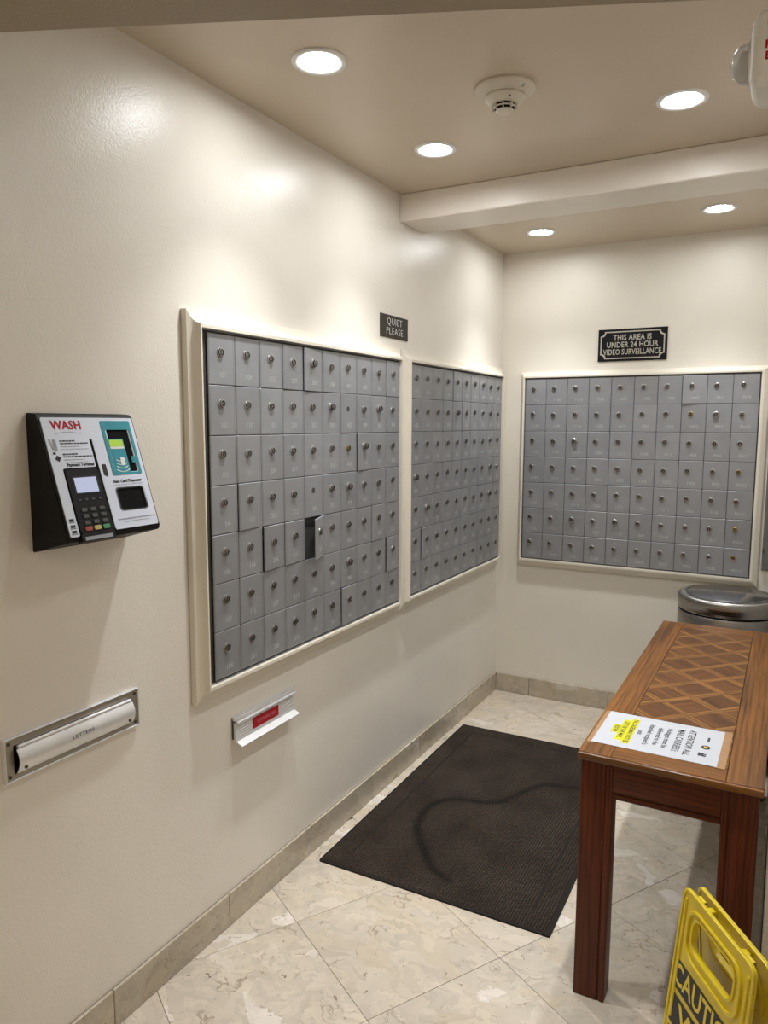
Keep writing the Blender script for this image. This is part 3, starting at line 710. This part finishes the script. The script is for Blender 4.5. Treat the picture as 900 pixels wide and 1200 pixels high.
for i in range(4):
    bm = bmesh.new(); bx(bm, (0.175 + i * 0.068) * KW, (0.205 + i * 0.068) * KW, -0.715 * FH, -0.70 * FH, 0.005, 0.007, 0.0004); mk('key', finish(bm, 'key'), kp)
bm = bmesh.new(); bx(bm, 0.455 * KW, 0.477 * KW, -0.98 * FH, -0.21 * FH, 0.0006, 0.0030); mk('cable_slot', finish(bm, 'black_matte'), t, FM)
bm = bmesh.new(); bx(bm, 0.12 * KW, 0.46 * KW, -1.045 * FH, -0.985 * FH, -0.012, 0.006, 0.001); cs = mk('card_slot', finish(bm, 'black'), t, FM)
bm = bmesh.new(); bx(bm, 0.15 * KW, 0.43 * KW, -1.038 * FH, -1.008 * FH, 0.0058, 0.0066); mk('slot_plate', finish(bm, 'grey_print'), cs)

# ------------------------------------------------------------------ fire alarm strobe on the right wall
t = thing('fire_alarm_strobe', 'white fire alarm strobe with red lettering and clear lens, upper right', 'fire alarm', T(W2, 1.0, 1.994) @ RZ(-90))
# frame: local x -> -y, -y(local out) -> -x
bm = bmesh.new(); prism(bm, rrect(-0.037, 0.037, -0.037, 0.037, 0.008), 0, 0.114, RX(90)); mk('back_box', finish(bm, 'white_plastic', 30), t)
bm = bmesh.new(); rings = []
for o, h_ in ((0.112, 0.041), (0.150, 0.041), (0.157, 0.0392), (0.162, 0.036), (0.165, 0.031), (0.166, 0.026)):
    rings.append([bm.verts.new((x, -o, z)) for x, z in rrect(-h_, h_, -h_, h_, 0.010)])
for A, B in zip(rings[:-1], rings[1:]):
    for i in range(len(A)): bm.faces.new((A[i], A[(i + 1) % len(A)], B[(i + 1) % len(A)], B[i]))
bm.faces.new(rings[0][::-1]); bm.faces.new(rings[-1])
hs = mk('housing', finish(bm, 'white_plastic', 35), t)
bm = bmesh.new()
prof = [(0.021, 0.158), (0.022, 0.170), (0.0195, 0.179), (0.012, 0.186), (0.0, 0.188)]
lathe(bm, prof, 24, RX(90)); mk('strobe_lens', finish(bm, 'clear', True), t)
bm = bmesh.new(); bx(bm, -0.016, 0.016, -0.176, -0.164, -0.008, 0.008, 0.003, 2); mk('flash_tube', finish(bm, 'black'), t)
bm = bmesh.new(); lathe(bm, [(0.025, 0.165), (0.025, 0.168), (0.020, 0.168), (0.020, 0.165)], 24, RX(90)); mk('lens_ring', finish(bm, 'alu', 30), t)
for i, ch in enumerate('FIRE'):
    mk('lettering', text_me(ch, 0.0115, 'red_fade' if ch == 'F' else 'red', 1.0, 0.0004, 0.0004), hs, T(0.0412, -0.1475, 0.0235 - i * 0.0118) @ RZ(90) @ RX(90))

# ------------------------------------------------------------------ floor mat
MX0, MX1, MY0, MY1 = 0.055, 0.905, 2.092, 3.478
t = thing('door_mat', 'dark brown ribbed entrance mat lying along the mailbox wall', 'mat', T((MX0 + MX1) / 2, (MY0 + MY1) / 2, 0) @ RZ(0.6))
mw, mh = MX1 - MX0, MY1 - MY0
bm = bmesh.new(); prism(bm, rrect(-mw / 2, mw / 2, -mh / 2, mh / 2, 0.006, 3), 0.0, 0.006); mk('rubber_base', finish(bm, 'mat_base'), t)
ctl = [(0.747, 3.063), (0.633, 3.038), (0.575, 2.967), (0.513, 2.826), (0.455, 2.767), (0.344, 2.738), (0.272, 2.681), (0.248, 2.581), (0.278, 2.453), (0.349, 2.348), (0.435, 2.243), (0.512, 2.205)]
path = []
for i in range(len(ctl) - 1):
    p0, p1, p2, p3 = ctl[max(i - 1, 0)], ctl[i], ctl[i + 1], ctl[min(i + 2, len(ctl) - 1)]
    for k in range(4):
        u = k / 4; path.append(tuple(0.5 * (2 * p1[c] + (p2[c] - p0[c]) * u + (2 * p0[c] - 5 * p1[c] + 4 * p2[c] - p3[c]) * u * u + (3 * p1[c] - p0[c] - 3 * p2[c] + p3[c]) * u ** 3) for c in (0, 1)))
path.append(ctl[-1])
pc = [Vector((a - (MX0 + MX1) / 2, b - (MY0 + MY1) / 2)) for a, b in path]
def dpath(p):
    best = 9
    for a, b in zip(pc[:-1], pc[1:]):
        ab = b - a; s = max(0, min(1, (p - a).dot(ab) / ab.length_squared)); best = min(best, (p - a - ab * s).length)
    return best
verts, faces, dark_band = [], [], []
px, py = 0.0098, 0.0118; nx, ny = int((mw - 0.02) / px), int((mh - 0.02) / py)
for i in range(nx):
    x = -mw / 2 + 0.01 + (i + .5) * px
    for j in range(ny):
        y_ = -mh / 2 + 0.01 + (j + .5) * py
        e = min(mw / 2 - abs(x), mh / 2 - abs(y_))
        if 0.078 < e < 0.085: continue
        h = 0.0098 + random.uniform(-0.0006, 0.0006)
        if i % 2: y_ += py * 0.5
        if abs(y_) > mh / 2 - 0.008: continue
        s = math.exp(-(dpath(Vector((x, y_))) / 0.018) ** 2) * 0.85  # pile gets darker along the curved path
        b0 = len(verts); hx, hy = px * 0.42, py * 0.44
        verts += [(x - hx, y_ - hy, .006), (x + hx, y_ - hy, .006), (x + hx, y_ + hy, .006), (x - hx, y_ + hy, .006),
                  (x - hx * .5, y_ - hy * .6, h), (x + hx * .5, y_ - hy * .6, h), (x + hx * .5, y_ + hy * .6, h), (x - hx * .5, y_ + hy * .6, h)]
        faces += [tuple(b0 + q for q in f) for f in ((4, 5, 6, 7), (0, 1, 5, 4), (1, 2, 6, 5), (2, 3, 7, 6), (3, 0, 4, 7))]
        dark_band += [s] * 8
me = bpy.data.meshes.new('pile'); me.from_pydata(verts, [], faces); me.materials.append(M['mat'])
at = me.attributes.new('dark_band', 'FLOAT', 'POINT'); at.data.foreach_set('value', dark_band)
pl = mk('ribbed_pile', me, t); pl['kind'] = 'stuff'

# ------------------------------------------------------------------ wooden table
TX0, TX1, TY0, TY1, TZ = 1.022, 1.470, 1.902, 3.426, 0.709
t = thing('console_table', 'brown oak table with parquet inlaid top standing against the right wall', 'table', T((TX0 + TX1) / 2, (TY0 + TY1) / 2, 0))
tw, tl = TX1 - TX0, TY1 - TY0
def board(name, L, Wd, th_, m, parent, mat, bev=0.002, seg=2):
    """board with its grain along local x, centred"""
    bm = bmesh.new(); bx(bm, -L / 2, L / 2, -Wd / 2, Wd / 2, -th_ / 2, th_ / 2, bev, seg)
    return mk(name, finish(bm, mat, 40), parent, m)
core = mk('table_top', boxme((-tw / 2 + .012, tw / 2 - .012, -tl / 2 + .012, tl / 2 - .012, TZ - 0.020, TZ - 0.006), 'wood_groove'), t)
ix0, ix1 = 1.107 - (TX0 + TX1) / 2, 1.384 - (TX0 + TX1) / 2
iy0, iy1 = -tl / 2 + 0.085, tl / 2 - 0.082
zc = TZ - 0.010
g = 0.0008
board('edge_board', tl - 0.024, ix0 + tw / 2 - g, 0.020, T((-tw / 2 + ix0) / 2, 0, zc) @ RZ(90), core, 'wood_top', 0.0012, 1)
board('edge_board', tl - 0.024, tw / 2 - ix1 - g, 0.020, T((tw / 2 + ix1) / 2, 0, zc) @ RZ(90), core, 'wood_top', 0.0012, 1)
for ya, yb in ((-tl / 2 + 0.012, iy0), (iy1, tl / 2 - 0.012)):
    board('end_board', ix1 - ix0 - g, yb - ya - g, 0.020, T((ix0 + ix1) / 2, (ya + yb) / 2, zc), core, 'wood_top', 0.0012, 1)
for sy in (-1, 1): board('nosing', tw, 0.0125, 0.020, T(0, sy * (tl / 2 - 0.006), zc), core, 'wood_top', 0.005, 3)
# parquet: squares framed by woven strips, laid on the diagonal
pp, sw = 0.118, 0.026
def clip_m(poly): return clip(poly, ix0 + .001, ix1 - .001, iy0 + .001, iy1 - .001)
pc_xy = (ix0 + ix1) / 2
rot = R(45)
def parq(x0, x1, y0, y1, mat, grain):
    """rectangle in the lattice frame; grain: 0 along lattice x, 1 along lattice y"""
    g_ = 0.0004
    P0 = [(x0 + g_, y0 + g_), (x1 - g_, y0 + g_), (x1 - g_, y1 - g_), (x0 + g_, y1 - g_)]
    P1 = [(pc_xy + a * math.cos(rot) - b * math.sin(rot), a * math.sin(rot) + b * math.cos(rot)) for a, b in P0]
    pl = clip_m(P1)
    if len(pl) < 3 or area(pl) < 0.00004: return
    cx = sum(q[0] for q in pl) / len(pl); cy = sum(q[1] for q in pl) / len(pl)
    a = rot + (math.pi / 2 if grain else 0)
    inv = Matrix.Rotation(-a, 2)
    lp = [inv @ Vector((q[0] - cx, q[1] - cy)) for q in pl]
    bm = bmesh.new(); prism(bm, [tuple(q) for q in lp], -0.006, random.uniform(-0.0004, 0.0))
    mk('parquet_piece', finish(bm, mat), core, T(cx, cy, TZ) @ Matrix.Rotation(a, 4, 'Z'))
for i in range(-9, 10):
    for j in range(-9, 10):
        ox, oy = i * pp, j * pp
        s2 = (pp - sw)
        parq(ox, ox + s2, oy, oy + s2, 'parq_dark', (i + j) % 2)
        h_ = sw / 2
        for k in (0, 1):
            # upright strips stop at the long cross strips, alternately over and under
            if (i + j) % 2 == 0: parq(ox + s2 + k * h_, ox + s2 + (k + 1) * h_, oy, oy + pp, 'parq_light', 1); parq(ox, ox + s2, oy + s2 + k * h_, oy + s2 + (k + 1) * h_, 'parq_light', 0)
            else: parq(ox + s2 + k * h_, ox + s2 + (k + 1) * h_, oy, oy + s2, 'parq_light', 1); parq(ox, ox + pp, oy + s2 + k * h_, oy + s2 + (k + 1) * h_, 'parq_light', 0)
# legs and aprons
LW = 0.084; AP = 0.096; inset = 0.009
def leg(sx, sy):
    bm = bmesh.new(); L = TZ - 0.020; o = sx * LW / 2; q = -sx * LW / 2
    def seg(a, b, d, bev): bx(bm, -L / 2, L / 2, min(a, b), max(a, b), -d, d, bev, 2)
    seg(o, q + sx * 0.020, 0.033, 0.002)                # main face
    seg(q + sx * 0.021, q + sx * 0.014, 0.029, 0.0005)  # groove
    seg(q + sx * 0.015, q, 0.033, 0.003)                # bead along the inner edge
    return mk('leg', finish(bm, 'wood_leg', 40), t, T(sx * (tw / 2 - inset - LW / 2), sy * (tl / 2 - inset - 0.036), L / 2) @ Matrix(((0, 1, 0, 0), (0, 0, 1, 0), (1, 0, 0, 0), (0, 0, 0, 1))))
for sx in (-1, 1):
    for sy in (-1, 1): leg(sx, sy)
Lf = tw - 2 * (inset + LW); az = TZ - 0.020 - AP / 2
for sy in (-1, 1):
    a = board('apron', Lf, AP - 0.020, 0.064, T(0, sy * (tl / 2 - inset - 0.036), az + 0.010) @ RX(90), t, 'wood_leg', 0.002)
    board('groove', Lf, 0.008, 0.056, T(0, -AP / 2 + 0.007, 0), a, 'wood_leg', 0.0005)
    board('bead', Lf, 0.015, 0.064, T(0, -AP / 2 - 0.0035, 0), a, 'wood_leg', 0.003)
for sx in (-1, 1):
    board('apron', tl - 2 * inset - 0.15, AP, 0.022, T(sx * (tw / 2 - inset - 0.014), 0, az) @ RZ(90) @ RX(90), t, 'wood_leg', 0.002)

# ------------------------------------------------------------------ notice on the table
t = thing('paper_notice', 'white mail carrier notice with yellow highlighted lines taped on the table', 'paper', T(1.2, 2.107, TZ + 0.0006) @ RZ(-90.6))
# local x -> -y (reading direction), local y -> +x (up the page)
pw, ph = 0.246, 0.318
mk('sheet', boxme((-pw / 2, pw / 2, -ph / 2, ph / 2, 0, 0.0007), 'paper'), t)
def line(s, yy, size, mat='ink_soft', sx=0.95, font_off=0.0003): mk('lettering', text_me(s, size, mat, sx, 0.00008, font_off), t, T(0, yy, 0.0009))
line('ATTENTION ALL', 0.079, 0.026, 'ink_soft', 0.92); line('MAIL CARRIERS:', 0.050, 0.026, 'ink_soft', 0.88)
line('Packages must be', 0.021, 0.021); line('delivered to the', -0.003, 0.021); line("intended recipient's", -0.028, 0.021, 'ink_soft', 0.9); line('unit.', -0.052, 0.020)
bm = bmesh.new()
for y0, hw in ((-0.077, 0.094), (-0.098, 0.078), (-0.118, 0.030)): bx(bm, -hw, hw, y0 - 0.0105, y0 + 0.0105, 0.0006, 0.00085)
mk('highlight', finish(bm, 'hilite'), t)
line('PACKAGES MAY NOT BE', -0.077, 0.0185, 'ink_soft', 0.86); line('LEFT IN THE MAIL', -0.098, 0.0185, 'ink_soft', 0.86); line('ROOM', -0.118, 0.0185, 'ink_soft', 0.86)
bm = bmesh.new(); lathe(bm, [(0.0135, 0.0006), (0.0135, 0.0009), (0, 0.0009)], 20, Matrix.Diagonal((1, 0.85, 1, 1))); mk('round_emblem', finish(bm, 'ink'), t, T(0.012, 0.122, 0))
bm = bmesh.new(); bx(bm, -0.007, 0.007, -0.004, 0.005, 0.0009, 0.0011); mk('emblem_face', finish(bm, 'gold'), t, T(0.012, 0.121, 0))
bm = bmesh.new(); bx(bm, -0.011, 0.0, -0.010, 0.004, 0.0006, 0.001); bx(bm, 0.001, 0.010, -0.010, 0.010, 0.0006, 0.001); bx(bm, -0.008, -0.002, 0.005, 0.010, 0.0006, 0.001); mk('building_emblem', finish(bm, 'ink_soft'), t, T(0.064, 0.118, 0))
bm = bmesh.new()
for i in range(5): bx(bm, -0.014 + i * 0.006, -0.0095 + i * 0.006, -0.003, 0.003, 0.0006, 0.001)
mk('small_emblem', finish(bm, 'ink_soft'), t, T(-0.045, 0.124, 0))
for a_ in ((-pw / 2 - 0.006, pw / 2 + 0.004, ph / 2 - 0.008, ph / 2 + 0.020), (-pw / 2, pw / 2 + 0.006, -ph / 2 - 0.012, -ph / 2 + 0.004)):
    mk('tape', boxme((a_[0], a_[1], a_[2], a_[3], 0.0, 0.0005), 'tape'), t)

# ------------------------------------------------------------------ stainless bin
t = thing('trash_can', 'round brushed stainless steel trash can between the table and the far wall', 'trash can', T(1.254, 3.80, 0))
RB = 0.218
bm = bmesh.new(); lathe(bm, [(0, 0.012), (RB - .004, 0.012), (RB, 0.02), (RB, 0.695), (RB - .003, 0.70), (0, 0.70)], 64); mk('body', finish(bm, 'steel', 35), t)
bm = bmesh.new(); lathe(bm, [(0, 0), (RB + .002, 0), (RB + .003, 0.012), (RB + .001, 0.022), (0, 0.022)], 64); mk('base_ring', finish(bm, 'black', 35), t)
bm = bmesh.new(); lathe(bm, [(RB - .008, 0.698), (RB - .008, 0.712)], 64); mk('shadow_gap', finish(bm, 'black_matte', True), t)
bm = bmesh.new(); lathe(bm, [(0.1, 0.710), (RB + .001, 0.710), (RB + .003, 0.713), (RB + .003, 0.765), (RB - .002, 0.776), (RB - .012, 0.781), (RB - .030, 0.7815), (RB - .0315, 0.776), (0.1, 0.776)], 64); mk('lid_ring', finish(bm, 'steel', 40), t)
bm = bmesh.new(); lathe(bm, [(RB - .036, 0.776), (RB - .036, 0.781), (RB - .040, 0.7835), (0, 0.7845)], 64); mk('lid', finish(bm, 'steel_top', 40), t)
bm = bmesh.new(); bx(bm, -0.010, 0.010, -0.004, 0.0, -0.010, 0.010, 0.002); mk('sensor', finish(bm, 'black'), t, RZ(-38) @ T(-RB - .002, 0, 0.742) @ RZ(-90))

# ------------------------------------------------------------------ wet floor sign
A_ = Vector((1.347, 1.603, 0)); B_ = Vector((1.491, 1.392, 0))
mid = (A_ + B_) / 2; dx = (B_ - A_).normalized(); rz = math.degrees(math.atan2(dx.y, dx.x))
t = thing('caution_sign', 'yellow folding wet floor caution sign at the lower right corner', 'floor sign', T(mid.x, mid.y, 0) @ RZ(rz))
HS = 0.615; wt, wb = 0.126, 0.137       # half widths at top and bottom
tilt = 5.0; PLn = HS / math.cos(R(tilt))
def panel_outline(k=0.0):
    yb, yt = -PLn, -0.006
    P = [(wb - k, yb + k), (wt - k + 0.002, yt - 0.040)]
    for i in range(6):
        a_ = R(i * 18); P.append((wt - 0.020 + (0.020 - k) * math.cos(a_), yt - 0.020 + (0.020 - k) * math.sin(a_)))
    P += [(-x, y_) for x, y_ in P[::-1]]
    # cut-out between the feet
    P = P[:-1] + [(-wb + k, yb + k), (-0.085, yb + k), (-0.060, yb + 0.045), (0.060, yb + 0.045), (0.085, yb + k)]
    return P
hole = rrect(-0.074, 0.074, -0.118, -0.046, 0.024, 6)
rim0 = rrect(-0.098, 0.098, -0.146, -0.030, 0.038, 6); rim1 = rrect(-0.089, 0.089, -0.137, -0.036, 0.032, 6)
for s in (-1, 1):
    # panel plane: x along the ridge, y up the panel, z outwards
    if s < 0: pm = T(0, -0.010, HS) @ RX(90 - tilt) @ T(0, 0, 0.004)
    else: pm = T(0, 0.010, HS) @ RZ(180) @ RX(90 - tilt) @ T(0, 0, 0.004)
    pn = mk('panel', curve_plate([panel_outline(), hole], 0.0012, 0.0006, 'yellow', 'panel'), t, pm)
    mk('edge_rim', curve_plate([panel_outline(), panel_outline(0.006)], 0.0035, 0.0008, 'yellow', 'edge_rim'), pn)
    mk('handle_rim', curve_plate([rim0, rim1], 0.0035, 0.0015, 'yellow', 'handle_rim'), pn, T(0, 0, 0.0015))
    mk('handle_lip', curve_plate([rrect(-0.079, 0.079, -0.123, -0.041, 0.028, 6), rrect(-0.073, 0.073, -0.117, -0.047, 0.023, 6)], 0.006, 0.001, 'yellow', 'handle_lip'), pn, T(0, 0, -0.002))
    for x in (-1, 1):
        mk('stiffener', boxme((x * 0.112 - 0.004, x * 0.112 + 0.004, -0.30, -0.028, 0.0, 0.005), 'yellow', 0.002), pn)
    for y0, y1, s_ in ((-0.228, -0.166, 'CAUTION'), (-0.308, -0.242, 'WET'), (-0.382, -0.320, 'FLOOR')):
        lb = mk('printed_band', boxme((-0.116 , 0.116, y0, y1, 0.0012, 0.0026), 'ink'), pn, T(0, 0, 0.0006))
        mk('lettering', text_me(s_, 0.066, 'yellow', 0.80 if len(s_) > 3 else 1.2, 0.0002, 0.0012), lb, T(0, (y0 + y1) / 2, 0.0029))
bm = bmesh.new()
for x in (-0.095, 0.075): lathe(bm, [(0.005, x), (0.005, x + 0.022)], 10, T(0, 0, HS - 0.018) @ RY(90))
mk('hinge', finish(bm, 'yellow', True), t)
for x in (-0.06, 0.06): mk('spacer', boxme((x - .008, x + .008, -0.013, 0.013, HS - 0.028, HS - 0.020), 'yellow', 0.001), t)
